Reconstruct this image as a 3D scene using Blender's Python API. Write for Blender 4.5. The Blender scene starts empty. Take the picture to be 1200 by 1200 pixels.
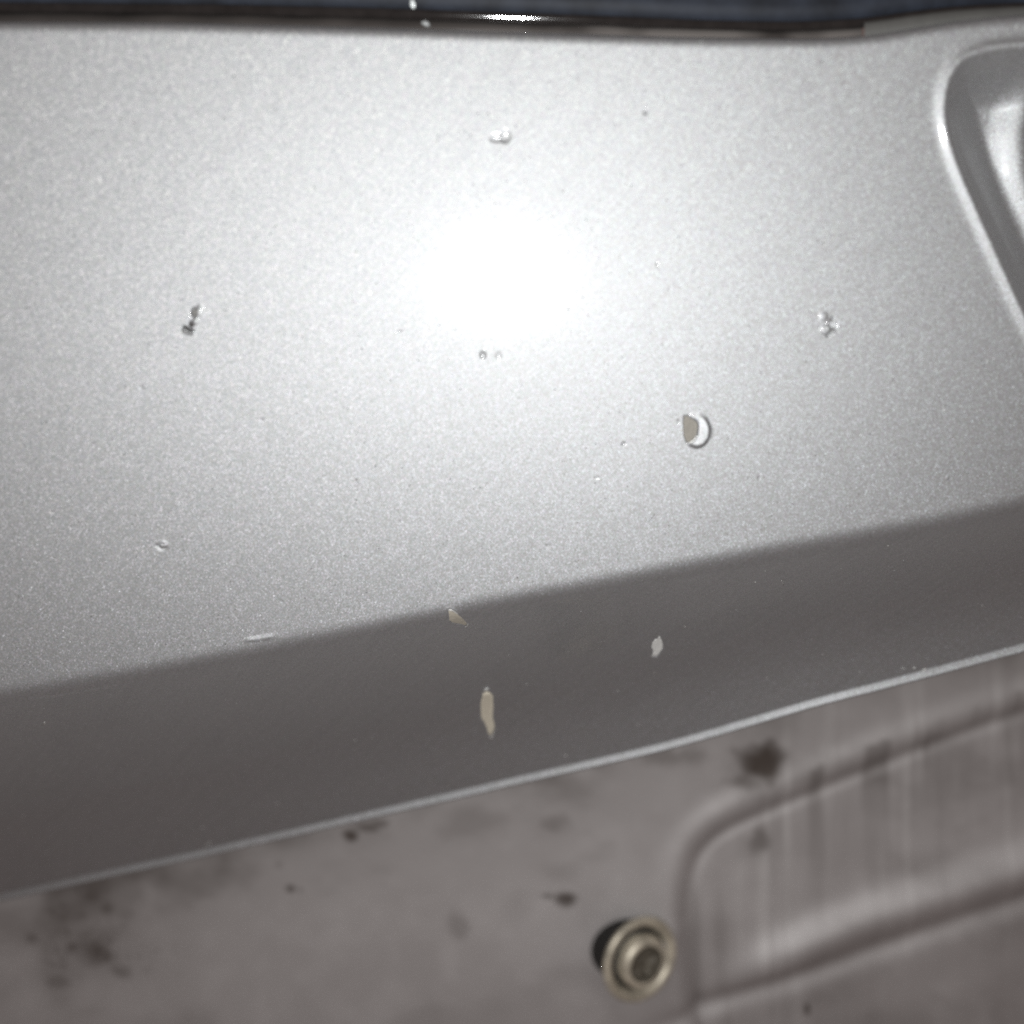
import bpy, math, random
import numpy as np
from mathutils import Vector

random.seed(4); rng = np.random.default_rng(7)
scene = bpy.context.scene
COL = scene.collection

# ------------------------------------------------------------------ camera, world, flash, exposure
F = 1287.0                                   # focal length in photo pixels (photo is 1200 x 1200)
CAM = np.array([0.0, 0.0, 0.85])
cam_d = bpy.data.cameras.new('camera'); cam = bpy.data.objects.new('camera', cam_d); COL.objects.link(cam)
cam.location = CAM; cam.rotation_euler = (math.radians(90), 0, 0)
cam_d.sensor_width = 36; cam_d.lens = 36 * F / 1200
cam_d.clip_start = 0.005; cam_d.clip_end = 50
cam_d.dof.use_dof = True; cam_d.dof.focus_distance = 0.147; cam_d.dof.aperture_fstop = 10.5
cam_d.dof.aperture_blades = 0
scene.camera = cam

world = bpy.data.worlds.new('World'); scene.world = world; world.use_nodes = True
wb = world.node_tree.nodes['Background']
wb.inputs['Color'].default_value = (0.112, 0.077, 0.069, 1); wb.inputs['Strength'].default_value = 1.0

FLASH = CAM + np.array([-0.002, 0.0, -0.004])
fl_d = bpy.data.lights.new('phone_flash', 'POINT'); fl = bpy.data.objects.new('phone_flash', fl_d); COL.objects.link(fl)
fl.location = FLASH; fl_d.energy = 1.35; fl_d.shadow_soft_size = 0.0035; fl_d.color = (0.985, 1.0, 1.0)

scene.view_settings.view_transform = 'Standard'; scene.view_settings.look = 'None'
scene.view_settings.exposure = 0.0; scene.view_settings.gamma = 1.0
scene.cycles.use_denoising = False
scene.cycles.max_bounces = 6; scene.cycles.sample_clamp_indirect = 1.5

# ------------------------------------------------------------------ helpers
def tag(o, label=None, cat=None, group=None, kind=None):
    for k, v in (('label', label), ('category', cat), ('group', group), ('kind', kind)):
        if v: o[k] = v
    return o

def empty(name, loc, label, cat):
    o = bpy.data.objects.new(name, None); COL.objects.link(o); o.location = loc
    o.empty_display_size = 0.01
    return tag(o, label, cat)

def mesh_obj(name, verts, faces, mat, parent=None, smooth=True):
    me = bpy.data.meshes.new(name)
    verts = np.asarray(verts, dtype=np.float64)
    if parent is not None: verts = verts - np.array(parent.location)
    if isinstance(faces, np.ndarray):
        nf, k = faces.shape
        me.vertices.add(len(verts)); me.vertices.foreach_set('co', verts.ravel().astype(np.float32))
        me.loops.add(nf * k); me.loops.foreach_set('vertex_index', faces.ravel().astype(np.int32))
        me.polygons.add(nf); me.polygons.foreach_set('loop_start', np.arange(0, nf * k, k, dtype=np.int32))
        me.update(calc_edges=True)
    else:
        me.from_pydata([tuple(v) for v in verts], [], faces)
    me.polygons.foreach_set('use_smooth', np.full(len(me.polygons), smooth))
    me.validate(); me.update()
    o = bpy.data.objects.new(name, me); COL.objects.link(o)
    if mat: me.materials.append(mat)
    if parent is not None: o.parent = parent
    return o

def grid_faces(nr, nc, wrap=False):
    i = np.arange(nr - 1)[:, None]; j = np.arange(nc if wrap else nc - 1)[None, :]
    j2 = (j + 1) % nc
    a = i * nc + j; b = i * nc + j2; c = (i + 1) * nc + j2; d = (i + 1) * nc + j
    return np.stack([a, d, c, b], -1).reshape(-1, 4)

def sm(e0, e1, x):
    t = np.clip((x - e0) / (e1 - e0), 0, 1); return t * t * (3 - 2 * t)

def curve(pts):                              # smooth y(x) through points
    p = np.array(pts, float)
    xs = np.linspace(p[0, 0], p[-1, 0], 1200)
    ys = np.interp(xs, p[:, 0], p[:, 1])
    k = np.hanning(61); k /= k.sum()
    pad = np.concatenate([ys[0] - (ys[1] - ys[0]) * np.arange(30, 0, -1), ys, ys[-1] + (ys[-1] - ys[-2]) * np.arange(1, 31)])
    ys = np.convolve(pad, k, 'valid')
    return lambda x: np.interp(x, xs, ys)

def seg_dist(px, py, pts, closed=False):     # unsigned distance to a polyline
    d = np.full(np.shape(px), 1e9)
    n = len(pts)
    for i in range(n if closed else n - 1):
        ax, ay = pts[i]; bx, by = pts[(i + 1) % n]
        vx, vy = bx - ax, by - ay; L = vx * vx + vy * vy + 1e-12
        t = np.clip(((px - ax) * vx + (py - ay) * vy) / L, 0, 1)
        d = np.minimum(d, np.hypot(px - ax - t * vx, py - ay - t * vy))
    return d

def poly_sd(px, py, pts):                    # signed distance, positive inside
    d = seg_dist(px, py, pts, True); inside = np.zeros(np.shape(px), bool)
    n = len(pts)
    for i in range(n):
        ax, ay = pts[i]; bx, by = pts[(i + 1) % n]
        c = ((ay > py) != (by > py)) & (px < (bx - ax) * (py - ay) / (by - ay + 1e-12) + ax)
        inside ^= c
    return np.where(inside, d, -d)

def chaikin(pts, n=2, closed=True):
    p = np.array(pts, float)
    for _ in range(n):
        q = np.roll(p, -1, 0) if closed else None
        if closed:
            p = np.stack([p * .75 + q * .25, p * .25 + q * .75], 1).reshape(-1, 2)
        else:
            a, b = p[:-1], p[1:]
            m = np.stack([a * .75 + b * .25, a * .25 + b * .75], 1).reshape(-1, 2)
            p = np.vstack([p[:1], m, p[-1:]])
    return p

def vnoise(x, y, seed):                      # value noise on arrays
    r = np.random.default_rng(seed); T = r.random((256, 256))
    xi = np.floor(x).astype(int); yi = np.floor(y).astype(int)
    fx = x - xi; fy = y - yi; fx = fx * fx * (3 - 2 * fx); fy = fy * fy * (3 - 2 * fy)
    g = lambda a, b: T[a % 256, b % 256]
    return (g(xi, yi) * (1 - fx) + g(xi + 1, yi) * fx) * (1 - fy) + (g(xi, yi + 1) * (1 - fx) + g(xi + 1, yi + 1) * fx) * fy
def fbm(x, y, seed, o=4):
    s = 0; a = 1; t = 0
    for k in range(o):
        s = s + a * vnoise(x * 2 ** k, y * 2 ** k, seed + k); t += a; a *= .5
    return s / t

def ray(px, py):
    px = np.asarray(px, float); py = np.asarray(py, float)
    return np.stack([(px - 600) / F, np.ones_like(px), (600 - py) / F], -1)
def project(P):
    q = P - CAM
    return 600 + F * q[..., 0] / q[..., 1], 600 - F * q[..., 2] / q[..., 1]

# ------------------------------------------------------------------ materials
def new_mat(name):
    m = bpy.data.materials.new(name); m.use_nodes = True
    nt = m.node_tree; return m, nt, nt.nodes['Principled BSDF']

def N(nt, t, **kw):
    n = nt.nodes.new(t)
    for k, v in kw.items(): setattr(n, k, v)
    return n

def mat_paint(name='silver_metallic_paint', flake=9000.0, tilt=0.36, base=(0.392, 0.398, 0.403)):
    m, nt, b = new_mat(name); L = nt.links
    tc = N(nt, 'ShaderNodeTexCoord')
    # flakes: every cell of a fine voronoi is a little mirror with its own tilt
    def flakes(scale, tl, sparse):
        v = N(nt, 'ShaderNodeTexVoronoi'); v.inputs['Scale'].default_value = scale
        L.new(tc.outputs['Object'], v.inputs['Vector'])
        sub = N(nt, 'ShaderNodeVectorMath', operation='SUBTRACT'); sub.inputs[1].default_value = (.5, .5, .5)
        L.new(v.outputs['Color'], sub.inputs[0])
        wn = N(nt, 'ShaderNodeTexWhiteNoise'); L.new(v.outputs['Color'], wn.inputs['Vector'])
        pw = N(nt, 'ShaderNodeMath', operation='POWER'); pw.inputs[1].default_value = sparse
        L.new(wn.outputs['Value'], pw.inputs[0])
        mu = N(nt, 'ShaderNodeMath', operation='MULTIPLY'); mu.inputs[1].default_value = tl
        L.new(pw.outputs[0], mu.inputs[0])
        sc = N(nt, 'ShaderNodeVectorMath', operation='SCALE'); L.new(sub.outputs[0], sc.inputs[0]); L.new(mu.outputs[0], sc.inputs['Scale'])
        return v, sc, wn
    v1, s1, w1 = flakes(flake, tilt, 1.0)
    v2, s2, w2 = flakes(flake * 0.75, 1.3, 130.0)
    geo = N(nt, 'ShaderNodeNewGeometry')
    ad = N(nt, 'ShaderNodeVectorMath', operation='ADD'); L.new(s1.outputs[0], ad.inputs[0]); L.new(s2.outputs[0], ad.inputs[1])
    ad2 = N(nt, 'ShaderNodeVectorMath', operation='ADD'); L.new(geo.outputs['Normal'], ad2.inputs[0]); L.new(ad.outputs[0], ad2.inputs[1])
    nm = N(nt, 'ShaderNodeVectorMath', operation='NORMALIZE'); L.new(ad2.outputs[0], nm.inputs[0])
    L.new(nm.outputs[0], b.inputs['Normal'])
    # faint colour of single flakes
    hsv = N(nt, 'ShaderNodeMix', data_type='RGBA'); hsv.inputs['Factor'].default_value = 0.035
    hsv.inputs['A'].default_value = (*base, 1); L.new(v1.outputs['Color'], hsv.inputs['B'])
    val = N(nt, 'ShaderNodeMapRange'); val.inputs['To Min'].default_value = 0.82; val.inputs['To Max'].default_value = 1.14
    L.new(w1.outputs['Value'], val.inputs['Value'])
    ml = N(nt, 'ShaderNodeVectorMath', operation='SCALE'); L.new(hsv.outputs['Result'], ml.inputs[0]); L.new(val.outputs[0], ml.inputs['Scale'])

    b.inputs['Metallic'].default_value = 1.0; b.inputs['Roughness'].default_value = 0.675
    b.inputs['Coat Weight'].default_value = 0.42; b.inputs['Coat Roughness'].default_value = 0.108
    mpa = N(nt, 'ShaderNodeMapping'); mpa.inputs['Scale'].default_value = (60, 60, 2600)
    vra = N(nt, 'ShaderNodeVectorRotate', rotation_type='Y_AXIS'); vra.inputs['Angle'].default_value = math.radians(42); L.new(tc.outputs['Object'], vra.inputs['Vector'])
    L.new(vra.outputs[0], mpa.inputs['Vector'])
    nza = N(nt, 'ShaderNodeTexNoise'); nza.inputs['Scale'].default_value = 1.0; nza.inputs['Detail'].default_value = 4
    L.new(mpa.outputs[0], nza.inputs['Vector'])
    mra = N(nt, 'ShaderNodeMapRange'); mra.inputs['From Min'].default_value = .3; mra.inputs['From Max'].default_value = .7; mra.inputs['To Min'].default_value = .97; mra.inputs['To Max'].default_value = 1.03
    L.new(nza.outputs['Fac'], mra.inputs['Value'])
    ml2 = N(nt, 'ShaderNodeVectorMath', operation='SCALE'); L.new(ml.outputs[0], ml2.inputs[0]); L.new(mra.outputs[0], ml2.inputs['Scale'])
    L.new(ml2.outputs[0], b.inputs['Base Color'])
    # very fine wash marks in the clear coat
    mp = N(nt, 'ShaderNodeMapping'); mp.inputs['Scale'].default_value = (90, 90, 2600)
    L.new(vra.outputs[0], mp.inputs['Vector'])
    nz = N(nt, 'ShaderNodeTexNoise'); nz.inputs['Scale'].default_value = 1.0; nz.inputs['Detail'].default_value = 3
    L.new(mp.outputs[0], nz.inputs['Vector'])
    bp = N(nt, 'ShaderNodeBump'); bp.inputs['Strength'].default_value = 0.12; bp.inputs['Distance'].default_value = 0.00004
    L.new(nz.outputs['Fac'], bp.inputs['Height']); L.new(bp.outputs[0], b.inputs['Coat Normal'])
    return m

def mat_plain(name, col, rough=.6, metal=0, noise=0.12, scale=900, bump=0.0, coat=0, spec=.5):
    m, nt, b = new_mat(name); L = nt.links
    tc = N(nt, 'ShaderNodeTexCoord'); nz = N(nt, 'ShaderNodeTexNoise'); nz.inputs['Scale'].default_value = scale; nz.inputs['Detail'].default_value = 4
    L.new(tc.outputs['Object'], nz.inputs['Vector'])
    mr = N(nt, 'ShaderNodeMapRange'); mr.inputs['From Min'].default_value = .25; mr.inputs['From Max'].default_value = .75
    mr.inputs['To Min'].default_value = 1 - noise; mr.inputs['To Max'].default_value = 1 + noise
    L.new(nz.outputs['Fac'], mr.inputs['Value'])
    sc = N(nt, 'ShaderNodeVectorMath', operation='SCALE'); sc.inputs[0].default_value = col; L.new(mr.outputs[0], sc.inputs['Scale'])
    L.new(sc.outputs[0], b.inputs['Base Color'])
    b.inputs['Roughness'].default_value = rough; b.inputs['Metallic'].default_value = metal
    b.inputs['Coat Weight'].default_value = coat; b.inputs['Specular IOR Level'].default_value = spec
    if bump:
        bp = N(nt, 'ShaderNodeBump'); bp.inputs['Strength'].default_value = bump; bp.inputs['Distance'].default_value = .0002
        L.new(nz.outputs['Fac'], bp.inputs['Height']); L.new(bp.outputs[0], b.inputs['Normal'])
    return m

PAINT = mat_paint()
PRIMER = mat_plain('tan_primer', (0.155, 0.143, 0.122), .65, 0, .10, 2500, .3)
PRIMER_GREY = mat_plain('pale_grey_primer', (0.56, 0.56, 0.54), .65, 0, .10, 2500, .3)
PAINT_EDGE = mat_plain('broken_paint_edge', (0.42, 0.415, 0.40), .45, .3, .15, 4000, .4)
PIT_GREY = mat_plain('pit_grey', (0.10, 0.098, 0.092), .7, 0, .2, 3000, .3)
PRIMER_PALE = mat_plain('pale_tan_primer', (0.46, 0.42, 0.34), .65, 0, .10, 2500, .3)
SEAL_LIP = mat_plain('black_rubber_lip', (0.012, 0.011, 0.010), .5, 0, .35, 300)
PRIMER_MID = mat_plain('mid_tan_primer', (0.29, 0.265, 0.22), .65, 0, .10, 2500, .3)
GREY_SCUFF = mat_plain('grey_scuff', (0.24, 0.235, 0.23), .6, 0, .25, 3000, .3)
DARK_MARK = mat_plain('dark_mark', (0.035, 0.03, 0.028), .8, 0, .3, 3000, .4)
SEAL = mat_plain('black_gloss_trim', (0.012, 0.0105, 0.010), .16, 0, .3, 500)
SEAL_GLOSS = mat_plain('polished_black_trim', (0.012, 0.0105, 0.010), .055, 0, .3, 500)
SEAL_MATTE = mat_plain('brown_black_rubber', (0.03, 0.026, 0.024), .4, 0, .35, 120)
GREY_REFLECTION = mat_plain('grey_reflection', (0.065, 0.064, 0.060), .6, 0, .12, 500)
def painted_reflection(m, x0, x1, col):               # reflection painted into the colour, stronger towards one end
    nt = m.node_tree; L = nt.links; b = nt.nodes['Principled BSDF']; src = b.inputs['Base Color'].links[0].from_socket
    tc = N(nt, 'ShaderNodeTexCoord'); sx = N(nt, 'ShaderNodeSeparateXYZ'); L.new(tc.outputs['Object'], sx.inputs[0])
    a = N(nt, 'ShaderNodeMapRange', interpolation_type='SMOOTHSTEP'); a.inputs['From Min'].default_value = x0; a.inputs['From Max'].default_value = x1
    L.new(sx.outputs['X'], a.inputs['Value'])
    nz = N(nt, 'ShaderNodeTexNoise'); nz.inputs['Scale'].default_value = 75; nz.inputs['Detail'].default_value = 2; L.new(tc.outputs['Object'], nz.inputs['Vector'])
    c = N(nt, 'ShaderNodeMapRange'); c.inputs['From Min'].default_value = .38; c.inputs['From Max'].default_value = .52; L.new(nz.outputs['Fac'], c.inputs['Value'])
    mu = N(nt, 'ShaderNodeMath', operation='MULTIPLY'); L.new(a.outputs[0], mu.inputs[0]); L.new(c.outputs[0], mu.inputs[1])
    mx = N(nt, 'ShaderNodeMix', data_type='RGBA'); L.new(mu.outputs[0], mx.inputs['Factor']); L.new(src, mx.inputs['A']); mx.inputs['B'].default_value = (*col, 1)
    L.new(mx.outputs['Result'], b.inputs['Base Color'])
painted_reflection(SEAL_MATTE, -.014, .012, (.10, .09, .084))
ZINC = mat_plain('yellowed_zinc', (0.50, 0.455, 0.365), .48, .45, .42, 330, .3)
RUBBER = mat_plain('black_rubber', (0.012, 0.011, 0.010), .8)

# ------------------------------------------------------------------ the outer skin as a real surface
UP = 0.217
nn = math.hypot(1, UP)
N_IN = np.array([0, 1, UP]) / nn             # away from the camera
E_A = np.array([1.0, 0, 0]); E_B = np.array([0, UP, -1]) / nn   # across, down
Q0 = CAM + 0.128 * ray(598, 312)
PXM = 0.128 / F                              # metres per photo pixel on the face

topc = curve([(-1000, 35), (-400, 37), (0, 38), (200, 39), (400, 44), (600, 50), (800, 56), (950, 58), (1020, 55), (1070, 46), (1120, 37), (1200, 29), (1400, 20), (1600, 18)])
crsc = curve([(-1000, 975), (-400, 880), (-100, 836), (0, 819), (150, 794), (300, 766), (500, 726), (600, 706), (700, 688), (800, 669), (900, 650), (1000, 633), (1100, 615), (1200, 593), (1400, 545), (1600, 495)])
hemc = curve([(-1000, 1270), (-400, 1138), (-100, 1070), (0, 1047), (250, 992), (500, 934), (600, 911), (700, 888), (800, 864), (950, 819), (1100, 780), (1200, 753), (1400, 697), (1600, 640)])

KB1, KB0, KA, KR = 2.6, 0.2, -1.0, 2.2
def face_w(a, b):
    w = .5 * np.where(b > 0, KB1, KB0) * b * b + .5 * KA * a * a
    r = np.maximum(a - .012, 0); return w + .5 * KR * r * r + .004 * b
R_CR, S0, FL = 0.0023, 1.20, 0.82
def strip_slope(dl, Ln):
    return S0 * sm(-R_CR, R_CR, dl) * (1 - FL * sm(0.05, 1.0, dl / Ln))
def strip_w(dl, Ln, n=40):
    top = np.maximum(dl, -R_CR); h = (top + R_CR) / n; acc = np.zeros_like(dl)
    for k in range(n): acc += strip_slope(-R_CR + (k + .5) * h, Ln)
    return acc * h
def P_ab(a, b, w):
    return Q0 + a[..., None] * E_A + b[..., None] * E_B + w[..., None] * N_IN

aa = np.linspace(-0.16, 0.13, 600)           # border curves solved on the surface
def solve(cv, wf, b):
    for _ in range(40):
        px, py = project(P_ab(aa, b, wf(aa, b)))
        b = b - 0.7 * (py - cv(px)) * PXM
    return b
bT = solve(topc, face_w, np.full(600, -.027))
bC = solve(crsc, face_w, np.full(600, .04))
bH = solve(hemc, lambda a, b: face_w(a, b) + strip_w(b - bC, np.maximum(b - bC, 1e-3)), bC + .018)
def base_w(a, b):
    c = np.interp(a, aa, bC); h = np.interp(a, aa, bH)
    return face_w(a, b) + strip_w(b - c, h - c)

# ---- dents, blisters, pits and the handle recess, given in photo pixels of the face
RECESS = chaikin([(1330, 44), (1200, 57), (1160, 61), (1128, 72), (1114, 95), (1109, 125), (1113, 157), (1126, 197), (1144, 238), (1166, 287), (1200, 362), (1240, 445), (1300, 540), (1420, 560), (1450, 70)], 2)
BLISTER_TAN = [(801.5, 488), (806, 487.5), (811, 490.5), (817.3, 494.8), (817.6, 501), (816.6, 509), (813.5, 515), (808.5, 519), (804.5, 518), (801.8, 512), (801, 500)]
TRI = [(525.2, 715.5), (528, 715), (533, 718), (541, 724), (547.5, 731), (546, 734), (541, 732), (535, 731), (529, 729.5), (525.3, 727)]
LONG = [(565.5, 813), (569, 811), (574, 811.5), (577.8, 816), (578.2, 830), (577.6, 842), (579.8, 851), (578.8, 857), (574.6, 863.5), (572, 860), (570, 853), (567.6, 848), (563.6, 841), (563.2, 825)]
LEAF = [(763.5, 758), (765, 753), (768.3, 748.8), (770.3, 749.3), (772.3, 745.8), (774, 746.5), (775.6, 750.5), (777.2, 756), (776.6, 761), (773.6, 765.3), (770, 769.2), (763.4, 769.1), (765.3, 766), (765.3, 762)]
def bump(px, py, x, y, rx, ry, h, rot=0, p=2.0):
    c, s = math.cos(math.radians(rot)), math.sin(math.radians(rot))
    u = ((px - x) * c + (py - y) * s) / rx; v = (-(px - x) * s + (py - y) * c) / ry
    r = np.sqrt(u * u + v * v); return h * (.42 if h < 0 else .62) * (1 - sm(0, 1, r ** p))
def detail_w(px, py):
    """inward displacement in photo pixels"""
    w = np.zeros_like(px)
    def near(x, y, r): return np.abs(px - x) + np.abs(py - y) < 2 * r
    # handle recess
    m = px > 1040
    if m.any():
        X, Y = px[m], py[m]; sd = poly_sd(X, Y, RECESS)
        lip = -4.5 * np.exp(-((sd + 4) / 8.0) ** 2)
        wall = 60 * sm(-9, 66, sd)
        xc = curve([(0, 1260), (60, 1222), (100, 1206), (150, 1196), (200, 1199), (260, 1215), (340, 1250), (450, 1310), (620, 1410)])(Y)
        wall = wall - 13 * sm(-30, 14, X - xc - 12) * sm(0, 60, sd) + 10 * sm(14, 60, X - xc)
        w[m] += lip + wall
    # blister with flaked-off top
    m = near(815, 505, 60)
    if m.any():
        X, Y = px[m], py[m]
        rho = np.sqrt(((X - 816) / 17.5) ** 2 + ((Y - 504.5) / 21.5) ** 2)
        u = (X - 816) / 17.5; v = (Y - 504.5) / 21.5
        d = -(1.6 + 3.8 * sm(-.5, .72, u * .75 + v * .5)) * (1 - sm(.74, 1.03, rho))
        sdp = poly_sd(X, Y, BLISTER_TAN); t = sm(-1.2, .6, sdp)
        w[m] += d * (1 - t) + 1.6 * t
        w[m] += bump(X, Y, 795, 494, 2.2, 1.8, 2.0)
    # cracked blisters on the left
    m = near(227, 372, 40)
    if m.any():
        X, Y = px[m], py[m]
        w[m] += bump(X, Y, 234, 365, 5.5, 9, -4.2, 10) + bump(X, Y, 229.5, 376, 4.2, 6.5, -3.6, 15)
        w[m] += bump(X, Y, 227.3, 366.5, 4.6, 6, 8.5, 0, 3.5) + bump(X, Y, 223.6, 380.5, 3.2, 4.2, 7, 0, 3)
        w[m] += 4.5 * np.exp(-(seg_dist(X, Y, [(215, 383.5), (218, 383.5), (221, 386), (225, 387)]) / 1.3) ** 2)
        w[m] -= 2.5 * np.exp(-(seg_dist(X, Y, [(216, 386.5), (220, 389), (225, 390)]) / 2.0) ** 2)
    m = near(970, 380, 40)
    if m.any():
        X, Y = px[m], py[m]
        w[m] += bump(X, Y, 965, 371, 6.5, 6.5, -3.4) + bump(X, Y, 967, 386.5, 7, 7, -4.0) + bump(X, Y, 974, 381, 6.5, 9, -2.2, 0, 3)
        w[m] += bump(X, Y, 974, 380, 5, 6.5, 4.2, 0, 3) + 2.0 * np.exp(-(seg_dist(X, Y, [(976, 373), (979.5, 379), (978, 387), (970, 394)]) / 1.5) ** 2)
        w[m] += bump(X, Y, 979.5, 387.5, 2.6, 2.2, 2.5)
    m = near(587, 161, 40)
    if m.any():
        X, Y = px[m], py[m]
        w[m] += bump(X, Y, 583, 162.5, 12, 5.5, 2.6) + bump(X, Y, 592.5, 160.5, 7.5, 9.5, 2.6, 10) 
    m = near(570, 416, 50)
    if m.any():
        X, Y = px[m], py[m]
        w[m] += bump(X, Y, 566, 416, 5, 5.5, 3.0) + bump(X, Y, 567, 413, 2.6, 2.4, -2.5) + bump(X, Y, 584.5, 417, 4.5, 5.5, 1.2)
    m = near(190, 639, 30)
    if m.any():
        X, Y = px[m], py[m]
        w[m] += bump(X, Y, 190.3, 638, 6.5, 5.5, -3.4, 0, 3) + bump(X, Y, 190, 637, 3, 2.5, 2.0) + 3.0 * np.exp(-(seg_dist(X, Y, [(185, 639), (187.5, 642.4), (191, 643.4), (195, 642)]) / 1.2) ** 2)
    for (x, y, r, d) in PITS:
        m = near(x, y, 8)
        if m.any(): w[m] += bump(px[m], py[m], x, y, r, r * 1.15, d)
    for pts, wd, h in RIDGES:
        xs = [p[0] for p in pts]; ys = [p[1] for p in pts]
        m = (px > min(xs) - 12) & (px < max(xs) + 12) & (py > min(ys) - 12) & (py < max(ys) + 12)
        if m.any():
            X, Y = px[m], py[m]; tl = (X - xs[0]) / (xs[-1] - xs[0])
            w[m] -= h * np.exp(-(seg_dist(X, Y, pts) / wd) ** 2) * sm(-.02, .2, tl) * (1 - sm(.75, 1.02, tl))
    # flaked spots on the lower face: the paint is gone, so the floor lies lower
    for pts in (TRI, LONG, LEAF):
        cx, cy = np.mean(pts, 0); m = near(cx, cy, 60)
        if m.any():
            sdp = poly_sd(px[m], py[m], pts); w[m] += 2.0 * sm(-1.0, .6, sdp) - 0.9 * np.exp(-((sdp + 2.4) / 1.5) ** 2)
    m = near(570, 807, 10)
    if m.any(): w[m] += bump(px[m], py[m], 569.5, 808, 4.5, 2.2, -2.2, -15)
    m = near(917, 678, 24)
    if m.any(): w[m] += bump(px[m], py[m], 917.5, 681.5, 3, 4, -1.4)
    return w
PITS = [(757, 132, 2.6, 4.5), (730, 520, 2.2, 3.6), (166, 455, 2.0, 3.2), (306, 492, 1.6, 2.6), (437, 343, 1.5, 2.4), (468, 388, 1.6, 2.4), (770, 310, 1.5, 2.2),
        (1110, 560, 1.8, -2.0), (330, 705, 1.8, 2.0), (642, 640, 1.4, 2), (700, 560, 1.5, 2), (890, 560, 1.4, 2), (60, 600, 1.6, 2.2), (120, 210, 1.5, 2.0), (20, 700, 1.7, 2.4)]
RIDGES = [([(18, 823), (60, 818), (110, 810), (160, 800)], 2.6, 3.2), ([(284, 750.5), (305, 748.5), (326, 744)], 1.8, 1.5), ([(907, 671), (916, 672), (926, 676)], 1.2, 0.9)]

def warp_axis(lo, hi, base, spots):
    x = np.linspace(lo, hi, 20001); d = np.full_like(x, base)
    for c, r, k in spots: d = np.maximum(d, np.where(np.abs(x - c) < r, k, 0))
    d = np.where((x < -40) | (x > 1240), .08, d)
    cs = np.concatenate([[0], np.cumsum((d[1:] + d[:-1]) / 2 * np.diff(x))])
    n = int(cs[-1]); return np.interp(np.linspace(0, cs[-1], n), cs, x)
cols_px = warp_axis(-880, 1560, .42, [(815, 26, 1.6), (227, 18, 1.8), (970, 18, 1.8), (588, 20, 1.6), (566, 9, 1.6), (190, 12, 1.8), (537, 16, 1.8), (571, 13, 1.8), (770, 11, 1.8), (757, 5, 1.8), (730, 5, 1.8), (917, 14, 1.2), (1150, 60, .8)])
A = (cols_px - 598) * PXM
A = np.clip(A, -.155, .125)
cT, cC, cH = (np.interp(A, aa, q) for q in (bT, bC, bH))
def rowspots(lst, kind):
    out = []
    for x, y, r, k in lst:
        if kind == 'f': v = (y - topc(x)) / (crsc(x) - topc(x)); s = crsc(x) - topc(x)
        else: v = (y - crsc(x)) / (hemc(x) - crsc(x)); s = hemc(x) - crsc(x)
        out.append((v * 700, r * 700 / s, k * s / 700))
    return out
fsp = rowspots([(815, 505, 26, 1.6), (227, 374, 20, 1.8), (970, 380, 20, 1.8), (588, 162, 12, 1.6), (566, 416, 8, 1.6), (190, 639, 10, 1.8), (757, 132, 5, 1.8), (730, 520, 5, 1.8)], 'f')
ssp = rowspots([(571, 836, 32, 1.6), (770, 757, 15, 1.8), (537, 724, 13, 1.8), (917, 677, 10, 1.6)], 's')
def warp_rows(base, spots):
    x = np.linspace(0, 700, 20001); d = np.full_like(x, base)
    for c, r, k in spots: d = np.maximum(d, np.where(np.abs(x - c) < r, k, 0))
    cs = np.concatenate([[0], np.cumsum((d[1:] + d[:-1]) / 2 * np.diff(x))])
    n = int(cs[-1]); return np.interp(np.linspace(0, cs[-1], n), cs, x) / 700
vf = warp_rows(.45, fsp); vs = warp_rows(.16, ssp)
B = np.vstack([cT + vf[:, None] * (cC - cT), (cC + vs[1:, None] * (cH - cC))])
A2 = np.broadcast_to(A, B.shape).copy()
W = face_w(A2, B) + strip_w(B - cC, cH - cC)
pxg, pyg = project(P_ab(A2, B, W))
W = W + detail_w(pxg, pyg) * PXM
# top edge rolls over to the back
rt = 0.0013
tb, tw = [], []
for k in range(9, 0, -1):
    ph = math.radians(12 * k)
    tb.append(cT - rt * math.sin(ph)); tw.append(W[0] + rt * (1 - math.cos(ph)))
tb.insert(0, tb[0] + .0004); tw.insert(0, tw[0] + .004)
B = np.vstack([tb, B]); W = np.vstack([tw, W]); A2 = np.broadcast_to(A, B.shape)
SKIN = P_ab(A2, B, W)

panel = empty('car_body_panel', tuple(P_ab(np.array(0.), np.array(.05), np.array(0.01))), 'chipped silver metallic car body panel with a crease above its lower edge', 'car panel')
mesh_obj('outer_skin', SKIN.reshape(-1, 3), grid_faces(*B.shape), PAINT, panel)

# folded hem along the bottom: a rolled bead that returns behind the skin
cols = slice(None, None, 2)
Ah = A[cols]; bh = cH[cols]; wh = W[-1][cols]
th0 = math.atan(S0 * (1 - FL))
rb = 0.00095
hb, hw = [], []
hlen, hr = 0.0012, 0.00042
for k in range(0, 23):                       # the skin flares out to a narrow facing band, then the half-round
    if k < 9:
        t = k / 8.0; hb.append(bh + hlen * t)
        sl = lambda q: -.13 - .13 * q + (th0 + .13) * (1 - sm(0, .30, q))
        q = np.linspace(0, t, 40); hw.append(wh + hlen * float(np.sum((sl(q)[1:] + sl(q)[:-1]) / 2 * np.diff(q))))
    else:
        ph = math.atan(-.26) + (k - 8) / 14.0 * (math.pi * .97 - math.atan(-.26))
        p0 = math.atan(-.26)
        hb.append(hb[8] + hr * (math.sin(ph) - math.sin(p0))); hw.append(hw[8] + hr * (math.cos(p0) - math.cos(ph)))
wv = .00010 * (vnoise(Ah * 140 + 50, Ah * 0 + 3, 5) - .5)
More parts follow.
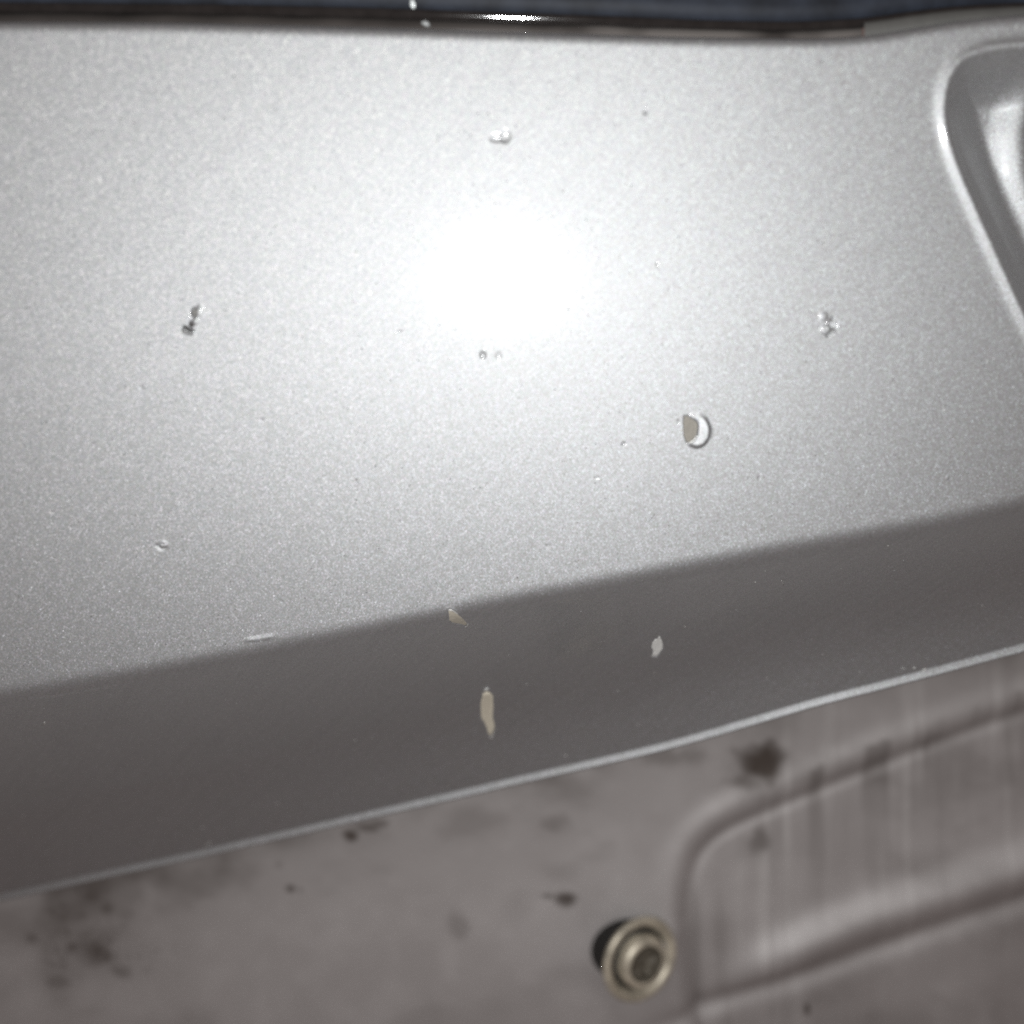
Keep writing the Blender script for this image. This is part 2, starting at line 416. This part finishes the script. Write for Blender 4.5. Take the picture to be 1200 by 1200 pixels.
hb = np.array(hb) + wv; hw = np.array(hw)
hb = np.vstack([hb, hb[-1] - .004, hb[-1] - .009]); hw = np.vstack([hw, hw[-1] + .0003, hw[-1] + .0012])
HEM = P_ab(np.broadcast_to(Ah, hb.shape), hb, hw)
mesh_obj('folded_hem', HEM.reshape(-1, 3), grid_faces(*hb.shape), PAINT, panel)

def surf(px, py, lift=0.0):                  # point of the skin seen at a photo pixel, lifted towards the outside by `lift` metres
    px = np.asarray(px, float); py = np.asarray(py, float); d = ray(px, py); w = np.zeros_like(px)
    dn = d @ N_IN; off = (Q0 - CAM) @ N_IN
    for _ in range(14):
        t = (off + w) / dn; P = CAM + t[..., None] * d
        a = (P - Q0) @ E_A; b = (P - Q0) @ E_B; w = base_w(a, b)
    return P_ab(a, b, w - lift)

def patch(name, poly, mat, lift, dome=0.0, rings=6, rough=0.0, label=None, parent=None, seed=1, ragged=0.0):
    """a thin flake or bare spot lying on the skin: outline in photo pixels, real thickness"""
    r = np.random.default_rng(seed); p = chaikin(poly, 1)
    if ragged:
        q = np.array(poly, float); m1 = (q * .62 + np.roll(q, -1, 0) * .38); m2 = (q * .25 + np.roll(q, -1, 0) * .75)
        p = np.stack([q, m1, m2], 1).reshape(-1, 2); p = p + r.normal(0, ragged, p.shape)
    c = p.mean(0); n = len(p)
    V, U = [], []
    lifts = []
    V.append(c); lifts.append(lift + dome)
    for k in range(1, rings + 1):
        t = k / rings
        for q in p:
            V.append(c + (q - c) * t); lifts.append(lift + dome * (1 - t ** 2) + rough * (r.random() - .5) * (k < rings))
    for q in p: V.append(c + (q - c) * 1.02); lifts.append(lift - 2.5e-4)
    V = np.array(V); P = surf(V[:, 0], V[:, 1]); Pl = P - np.array(lifts)[:, None] * N_IN
    faces = [(0, 1 + (i + 1) % n, 1 + i) for i in range(n)]
    for k in range(rings):
        o = 1 + k * n
        faces += [(o + i, o + (i + 1) % n, o + n + (i + 1) % n, o + n + i) for i in range(n)]
    o = mesh_obj(name, Pl, faces, mat, parent or panel)
    if label: o['label'] = label
    return o

def ribbon(pts, w0):                         # thin outline round a line
    p = np.array(pts, float); t = np.gradient(p, axis=0); t /= np.linalg.norm(t, axis=1)[:, None]
    nrm = np.stack([-t[:, 1], t[:, 0]], 1); s = np.sin(np.linspace(.25, math.pi - .25, len(p)))[:, None] * w0 / 2
    return np.vstack([p + nrm * s, (p - nrm * s)[::-1]])

patch('bare_primer', BLISTER_TAN, PRIMER, -1.2 * PXM, label='tan primer showing where the top of the blister has flaked off')
patch('bare_primer', TRI, PRIMER_MID, -1.6 * PXM, label='small triangular tan spot of bare primer on the crease', seed=2, ragged=.3)
patch('bare_primer', LONG, PRIMER_PALE, -1.6 * PXM, label='long narrow tan spot of bare primer below the crease', seed=5, ragged=.2)
patch('bare_primer', LEAF, PRIMER_GREY, -1.6 * PXM, label='pale grey leaf shaped spot of bare primer', seed=4, ragged=.32)
patch('paint_flake', [(566.5, 808.5), (569, 806.6), (573, 806.3), (573.5, 807.6), (570, 809.4), (567, 810)], PAINT_EDGE, 2.6 * PXM, .5 * PXM, 3, label='white flake of paint at the top of the long bare spot')
patch('paint_flake', ribbon([(572.5, 864.5), (575.5, 866), (578, 863), (579.5, 858)], 1.6), PAINT_EDGE, 0.8 * PXM, .3 * PXM, 2)
patch('paint_flake', ribbon([(545, 735.5), (548, 733.5), (548.6, 731)], 1.5), PAINT_EDGE, 0.8 * PXM, .3 * PXM, 2)
patch('paint_flake', ribbon([(525, 715), (528, 714), (533, 717), (537, 720)], 1.5), PAINT_EDGE, 0.8 * PXM, .3 * PXM, 2)
patch('paint_flake', ribbon([(806, 519), (811, 518.5), (815.5, 514), (817, 509)], 1.3), PRIMER_GREY, 1.5 * PXM, .3 * PXM, 2)
patch('pit_patch', [(225.5, 362), (229.5, 361), (231, 365.5), (230, 370.5), (226, 371), (223.8, 366.5)], PIT_GREY, -2.6 * PXM, 0, 3)  # dark colour laid into the pits and the crack beside them
patch('pit_patch', [(221.8, 378), (225.4, 378), (226.2, 381.5), (224, 383.5), (221.6, 381)], DARK_MARK, -1.6 * PXM, .6 * PXM, 3)
patch('pit_patch', ribbon([(215, 383.6), (218, 383.4), (221.5, 385.8), (225.5, 386.6)], 1.5), DARK_MARK, -.6 * PXM, .5 * PXM, 2)
patch('dust_speck', [(51, 847), (52.3, 845.5), (53.4, 847), (53.2, 849), (51.6, 849.5)], PAINT_EDGE, .6 * PXM, 1.0 * PXM, 3, label='bright white dust speck at the left below the crease')
patch('scratch', ribbon([(915.5, 680), (917.5, 681.5), (918, 686)], 4), GREY_SCUFF, .4 * PXM, .2 * PXM, 2)
patch('scratch', ribbon([(908, 671.3), (912, 672), (917, 672.6), (921, 674.4), (926, 676)], 1.8), GREY_SCUFF, .3 * PXM, .2 * PXM, 2)
for q, wd in (([(241, 991), (244, 989.5), (247, 987.6)], 1.7), ([(1080, 786.6), (1083, 785.4), (1086, 783.4)], 2.0), ([(1056, 782.6), (1059, 782.8), (1061, 783.6)], 1.4), ([(1070, 783.2), (1073, 782)], 1.4)):
    q = np.array(q); q = np.vstack([q[0], (q[0] + q[-1]) / 2 + (0, .3), q[-1]])
    patch('paint_flake', ribbon(q, wd), PAINT_EDGE, 1.0 * PXM, .5 * PXM, 2)
for k in range(26):                          # dust that has settled on the strip and the lower face
    x = rng.uniform(10, 1190); t = rng.uniform(.08, .95); y = crsc(x) + t * (hemc(x) - crsc(x)); r_ = rng.uniform(.5, 1.0)
    ang = np.linspace(0, 2 * math.pi, 7)[:-1] + rng.uniform(0, 1)
    patch('dust_speck', np.stack([x + r_ * np.cos(ang) * rng.uniform(.6, 1.5), y + r_ * np.sin(ang)], 1), PAINT_EDGE, .3 * PXM, r_ * .5 * PXM, 2)
# scratch along the hem bead
hx = np.linspace(466, 540, 14)
for seg in (hx[:5], hx[5:8], hx[9:14]):
    q = np.stack([seg, hemc(seg) + 6.0 + .03 * (505 - seg) + rng.normal(0, .25, len(seg))], 1)
    rbp = ribbon(q, 1.7)
    patch('hem_scratch', rbp, DARK_MARK, 0.0035 * 0 + 2.2 * PXM, .2 * PXM, 2)

# ------------------------------------------------------------------ window edge above the panel
def plane_pt(px, py, w):                     # on the ray of a photo pixel, at depth w behind the flat of the face
    d = ray(px, py); off = (Q0 - CAM) @ N_IN
    ac = np.clip((np.asarray(px) - 598) * PXM, -.155, .125); w = w + face_w(ac, np.interp(ac, aa, bT))
    t = (off + w) / (d @ N_IN); return CAM + np.asarray(t)[..., None] * d
glc = curve([(-400, -6), (0, 3), (250, 5), (430, 9), (600, 15), (720, 19), (830, 24), (930, 26), (1010, 22), (1070, 13), (1120, 7), (1200, 3), (1400, -4), (1600, -6)])
seal = empty('window_seal', tuple(plane_pt(np.array(600.), np.array(30.), np.array(.003))), 'glossy black trim strip running along the top edge of the silver panel', 'window seal')
def sweep(name, x0, x1, prof, mat, parent, step=5.0, wob=0):
    xs = np.arange(x0, x1 + .1, step); G, T = glc(xs), topc(xs)
    V = []
    for s, w in prof:                        # s: 0 = at the skin edge, 1 = at the glass
        y = T + 3 + s * (G - T - 3)
        V.append(plane_pt(xs, y + wob * (vnoise(xs * .02, xs * 0 + s * 3, 3) - .5), np.full_like(xs, w)))
    V = np.array(V); return mesh_obj(name, V.reshape(-1, 3), grid_faces(V.shape[0], V.shape[1])[:, ::-1], mat, parent)
def bulge(s0, s1, w0, h, n=12, skew=1.0):
    out = []
    for k in range(n + 1):
        t = k / n; out.append((s0 + (s1 - s0) * t, w0 - h * math.sin(math.pi * t ** skew) ** .7))
    return out
sweep('sealing_lip', -350, 1480, [(-.5, .006)] + bulge(-.15, .16, .0046, .0007) + [(.17, .0056)], SEAL_LIP, seal)
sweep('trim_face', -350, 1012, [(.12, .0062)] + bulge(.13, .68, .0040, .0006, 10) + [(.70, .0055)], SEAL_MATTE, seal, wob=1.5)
fp = plane_pt(np.array(590.), np.array(19.), np.array(.0030)); hv = CAM - fp; hv /= np.linalg.norm(hv); hv2 = FLASH - fp; hv2 /= np.linalg.norm(hv2); hv = hv + hv2
fsl = (hv @ E_B) / (hv @ N_IN) * -1           # facet of the bead that mirrors the flash
hgt = 36 * PXM
facet = [(.70 + .28 * t, .0030 - fsl * (t - .5) * .28 * hgt - .00006 * math.sin(math.pi * t)) for t in np.linspace(0, 1, 9)]
sweep('trim_bead', -350, 1480, [(.66, .0062), (.675, facet[0][1] + .0004), (.69, facet[0][1] + .0001)] + facet + [(.99, facet[-1][1] + .0001), (1.01, facet[-1][1] + .0004), (1.03, .0062)], SEAL_GLOSS, seal)
sweep('trim_reflection', 1013, 1480, [(.10, .006)] + bulge(.12, .86, .0028, .0007, 10) + [(.88, .0050)], GREY_REFLECTION, seal)  # grey strip added to stand for a reflection in the glossy trim

glassm, gnt, gb = new_mat('dark_blue_glass')
tc = N(gnt, 'ShaderNodeTexCoord'); nz = N(gnt, 'ShaderNodeTexNoise'); nz.inputs['Scale'].default_value = 260; nz.inputs['Detail'].default_value = 5
gnt.links.new(tc.outputs['Object'], nz.inputs['Vector'])
cr = N(gnt, 'ShaderNodeValToRGB'); cr.color_ramp.elements[0].position = .3; cr.color_ramp.elements[0].color = (.004, .005, .008, 1)
cr.color_ramp.elements[1].position = .75; cr.color_ramp.elements[1].color = (.016, .020, .030, 1)
gnt.links.new(nz.outputs['Fac'], cr.inputs['Fac']); gnt.links.new(cr.outputs['Color'], gb.inputs['Base Color'])
gb.inputs['Roughness'].default_value = .65; gb.inputs['Specular IOR Level'].default_value = .25
xs = np.linspace(-380, 1500, 120)
rows = [plane_pt(xs, glc(xs) + 3 + (-260 * t), np.full_like(xs, .0044 + .002 * t)) for t in np.linspace(0, 1, 12)]
rows = [plane_pt(xs, glc(xs) + 4, np.full_like(xs, .008))] + rows + [plane_pt(xs, glc(xs) - 258, np.full_like(xs, .010))]
V = np.array(rows)
gl = mesh_obj('window_glass', V.reshape(-1, 3), grid_faces(V.shape[0], V.shape[1])[:, ::-1], glassm)
tag(gl, 'dark blue tinted window glass just above the glossy black trim strip', 'car window')
def blob(name, x, y, rx, ry, w, rot, mat, parent):
    V, Fc = [], []
    n, m = 12, 6; c, s = math.cos(math.radians(rot)), math.sin(math.radians(rot))
    for k in range(m + 1):
        t = k / m; r = math.cos(t * math.pi / 2)
        for i in range(n):
            a = 2 * math.pi * i / n; u = rx * r * math.cos(a) * (1 + .25 * math.sin(a)); v = ry * r * math.sin(a)
            V.append(plane_pt(np.array(x + u * c - v * s), np.array(y + u * s + v * c), np.array(w - .0004 * math.sin(t * math.pi / 2))))
    for k in range(m):
        for i in range(n): Fc.append((k * n + i, (k + 1) * n + i, (k + 1) * n + (i + 1) % n, k * n + (i + 1) % n))
    return mesh_obj(name, V, Fc, mat, parent)
WET = mat_plain('pale_droplet', (.62, .66, .66), .15, 0, .3, 2500, coat=1)
blob('trim_speck', 483.5, 4, 3.2, 6.5, .0030, -12, WET, seal)['label'] = 'small white drop on the glossy trim near the glass'
SPECK_REFLECTION = mat_plain('speck_reflection', (.28, .29, .29), .3, 0, .3, 2500)  # grey blob painted as the reflection of the white drop
blob('trim_speck', 499, 27.5, 5.5, 3.4, .0031, 25, SPECK_REFLECTION, seal)['label'] = 'grey painted reflection of the white drop, lower on the trim'

# ------------------------------------------------------------------ grubby inner panel below the hem
NU = np.array([.02, -.985, -.14]); NU /= np.linalg.norm(NU)          # faces the camera and a little to the right
hp = surf(np.array(-150.), np.array(1080.))
U0 = hp + 0.010 * (hp - CAM) / np.linalg.norm(hp - CAM)
def under_pt(px, py, lift=0.0):
    d = ray(px, py); t = ((U0 - CAM) @ NU) / (d @ NU); return CAM + t[..., None] * d + np.asarray(lift)[..., None] * NU
ux = np.arange(-260, 1471, 3.0); uv = np.linspace(0, 1, 190)
UX = np.broadcast_to(ux, (190, len(ux))).copy()
y0 = hemc(ux) - 70; UY = y0 + uv[:, None] ** 1.05 * (1420 - y0)
UPX = 0.155 / F
GROOVE = chaikin([(1480, 752), (1200, 836), (1100, 871), (1000, 911), (930, 940), (872, 964), (835, 984), (815, 1012), (808, 1048), (808, 1090), (813, 1150), (825, 1210), (850, 1320), (900, 1420)], 2, False)
RIB = chaikin([(852, 1150), (900, 1126), (1000, 1084), (1100, 1050), (1200, 1017), (1480, 925)], 2, False)
GROOVE2 = chaikin([(700, 1235), (790, 1196), (850, 1172), (930, 1150), (1000, 1124), (1100, 1090), (1200, 1058), (1480, 965)], 2, False)
dg = seg_dist(UX, UY, GROOVE); ing = poly_sd(UX, UY, [tuple(p) for p in GROOVE] + [(1480, 1420)])
dr = seg_dist(UX, UY, RIB); d2 = seg_dist(UX, UY, GROOVE2)
ht = -9 * np.exp(-(dg / 9.0) ** 2) + 7 * np.exp(-((ing + 24) / 15.0) ** 2) - 6 * sm(-4, 18, ing)
ht += 22 * np.exp(-(dr / 23.0) ** 2) * sm(805, 950, UX) - 9 * np.exp(-(d2 / 12.0) ** 2) * sm(720, 830, UX)
ht += 9 * np.exp(-((UX - 745) / 75) ** 2 - ((UY - 1105) / 75) ** 2) + 5 * (fbm(UX / 160, UY / 160, 21, 3) - .5)
UPV = under_pt(UX, UY, ht * UPX)
# wear map: dirt stains, run-down streaks, wiped patches and a darker tone towards the hem
n1 = fbm(UX / 70, UY / 70, 31); n2 = fbm(UX / 22, UY / 22, 41); ns = fbm(UX / 16, UY / 220, 51); nf = fbm(UX / 6, UY / 6, 61, 3)
def spot(x, y, rx, ry, amt, rough=.9):
    r = np.sqrt(((UX - x) / rx) ** 2 + ((UY - y) / ry) ** 2) + rough * (n2 - .5) * 1.3 + .35 * (nf - .5)
    return amt * (1 - sm(.25, 1.12, r))
stain = np.zeros_like(UX)
for s in ((895, 893, 32, 27, .95), (870, 917, 30, 12, .55), (662, 1052, 17, 11, .85), (640, 1050, 14, 6, .6), (893, 985, 15, 24, .5), (432, 970, 20, 7, .6), (411, 979, 10, 8, .9), (447, 965, 14, 6, .6),
          (341, 1041, 8, 6, .75), (352, 1043, 5, 4, .5), (116, 1117, 22, 16, .6), (125, 1066, 10, 9, .45), (85, 1110, 12, 9, .35), (140, 1140, 14, 9, .4), (67, 1150, 16, 9, .35), (37, 1100, 8, 6, .35),
          (326, 1014, 7, 6, .3), (537, 1085, 16, 20, .3), (790, 885, 60, 16, .4), (655, 965, 20, 12, .35), (947, 1186, 6, 10, .95), (720, 1080, 34, 30, .15)):
    stain = np.maximum(stain, spot(*s))
ln = poly_sd(UX, UY, [tuple(p) for p in GROOVE] + [(1480, 1420)])
drip = sm(.50, .78, ns) * np.exp(-np.maximum(ln, 0) / 90) * (ln > -30) * .34
light = sm(.55, .8, fbm(UX / 13, UY / 260, 71)) * np.exp(-np.abs(ln - 30) / 120) * (UX > 850) * .45
wash = sm(.35, .75, n1) * .5 + sm(.45, .85, n2) * .2
gritty = .4 * sm(.55, .85, nf) * sm(.45, .75, n1) * np.exp(-((UX - 90) / 130) ** 2 - ((UY - 1110) / 70) ** 2) * .7
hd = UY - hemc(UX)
dark_tone = np.exp(-np.maximum(hd, 0) / 60) * (.42 + .75 * sm(.35, .75, n1)) * .62 + .22 * sm(.5, .8, fbm(UX / 110, UY / 60, 91))  # darker towards the hem, broken up by noise
dark_tone += .3 * np.exp(-((UX - 60) / 160) ** 2 - ((UY - 1150) / 110) ** 2) * sm(.3, .7, n1)
dirt_tone = np.clip(np.maximum(stain, drip) + gritty + dark_tone * (1 - stain), 0, 1)
um, unt, ub = new_mat('weathered_grey_paint')
at = N(unt, 'ShaderNodeAttribute'); at.attribute_name = 'wear_tone'
sp = N(unt, 'ShaderNodeSeparateColor'); unt.links.new(at.outputs['Color'], sp.inputs[0])
tc = N(unt, 'ShaderNodeTexCoord'); nz = N(unt, 'ShaderNodeTexNoise'); nz.inputs['Scale'].default_value = 1500; nz.inputs['Detail'].default_value = 4
unt.links.new(tc.outputs['Object'], nz.inputs['Vector'])
def mixc(a, b, f):
    m_ = N(unt, 'ShaderNodeMix', data_type='RGBA')
    for s_, v in (('A', a), ('B', b)):
        if isinstance(v, tuple): m_.inputs[s_].default_value = (*v, 1)
        else: unt.links.new(v, m_.inputs[s_])
    unt.links.new(f, m_.inputs['Factor']); return m_.outputs['Result']
c1 = mixc((.355, .334, .327), (.465, .443, .436), sp.outputs[1])
c2 = mixc(c1, (.66, .645, .63), sp.outputs[2])
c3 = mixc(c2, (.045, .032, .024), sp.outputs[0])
unt.links.new(c3, ub.inputs['Base Color'])
ub.inputs['Coat Weight'].default_value = .2; ub.inputs['Coat Roughness'].default_value = .5; ub.inputs['Roughness'].default_value = .62; ub.inputs['Metallic'].default_value = .4
bp = N(unt, 'ShaderNodeBump'); bp.inputs['Strength'].default_value = .25; bp.inputs['Distance'].default_value = .0002
unt.links.new(nz.outputs['Fac'], bp.inputs['Height']); unt.links.new(bp.outputs[0], ub.inputs['Normal'])
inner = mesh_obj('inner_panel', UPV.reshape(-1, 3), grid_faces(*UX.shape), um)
tag(inner, 'dull stained grey pressed metal panel behind the lower edge, with a rounded groove', 'metal panel')
ca = inner.data.color_attributes.new('wear_tone', 'FLOAT_COLOR', 'POINT')
buf = np.ones((UX.size, 4), np.float32); buf[:, 0] = dirt_tone.ravel(); buf[:, 1] = np.clip(wash, 0, 1).ravel(); buf[:, 2] = np.clip(light, 0, 1).ravel()
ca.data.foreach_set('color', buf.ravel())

# ------------------------------------------------------------------ flange screw
ax = np.array([.46, -.87, -.08]); ax /= np.linalg.norm(ax)
sc0 = under_pt(np.array(733.), np.array(1111.))
screw = empty('flange_screw', tuple(sc0), 'yellowish flanged screw with a star socket in the stained grey panel', 'screw')
t1 = np.cross(ax, [0, 0, 1]); t1 /= np.linalg.norm(t1); t2 = np.cross(t1, ax)
dist_s = sc0[1] - CAM[1]; SP = dist_s / F     # metres per pixel there
R = 50 * SP
def lathe(name, prof, mat, n=64, fn=None):
    ph = np.linspace(0, 2 * math.pi, n, endpoint=False); V = []
    for r, h in prof:
        rr = r * R * (fn(ph, r, h) if fn else np.ones(n)); 
        V.append(sc0 + rr[:, None] * (np.cos(ph)[:, None] * t1 + np.sin(ph)[:, None] * t2) + (h + .24) * R * ax)
    V = np.array(V); return mesh_obj(name, V.reshape(-1, 3), grid_faces(V.shape[0], n, True), mat, screw)
lathe('washer', [(.40, -.9), (.76, -.9), (.80, .24), (.76, .30), (.3, .30)], RUBBER)
lathe('flange', [(.4, .28), (.93, .28), (.985, .31), (1.0, .36), (.985, .41), (.95, .44), (.90, .455), (.83, .43), (.77, .36), (.71, .28), (.66, .24), (.55, .23)], ZINC)
lathe('screw_head', [(.60, .20), (.62, .40), (.61, .50), (.59, .56), (.55, .61), (.49, .64), (.46, .645), (.435, .635)], ZINC)
lobe = lambda ph, r, h: 1 + .15 * np.cos(6 * ph)
lathe('star_socket', [(.44, .638), (.41, .61), (.40, .50), (.39, .38), (.2, .33), (.02, .32)], mat_plain('socket_metal', (.10, .085, .065), .6, .2, .3, 900), 72, lobe)
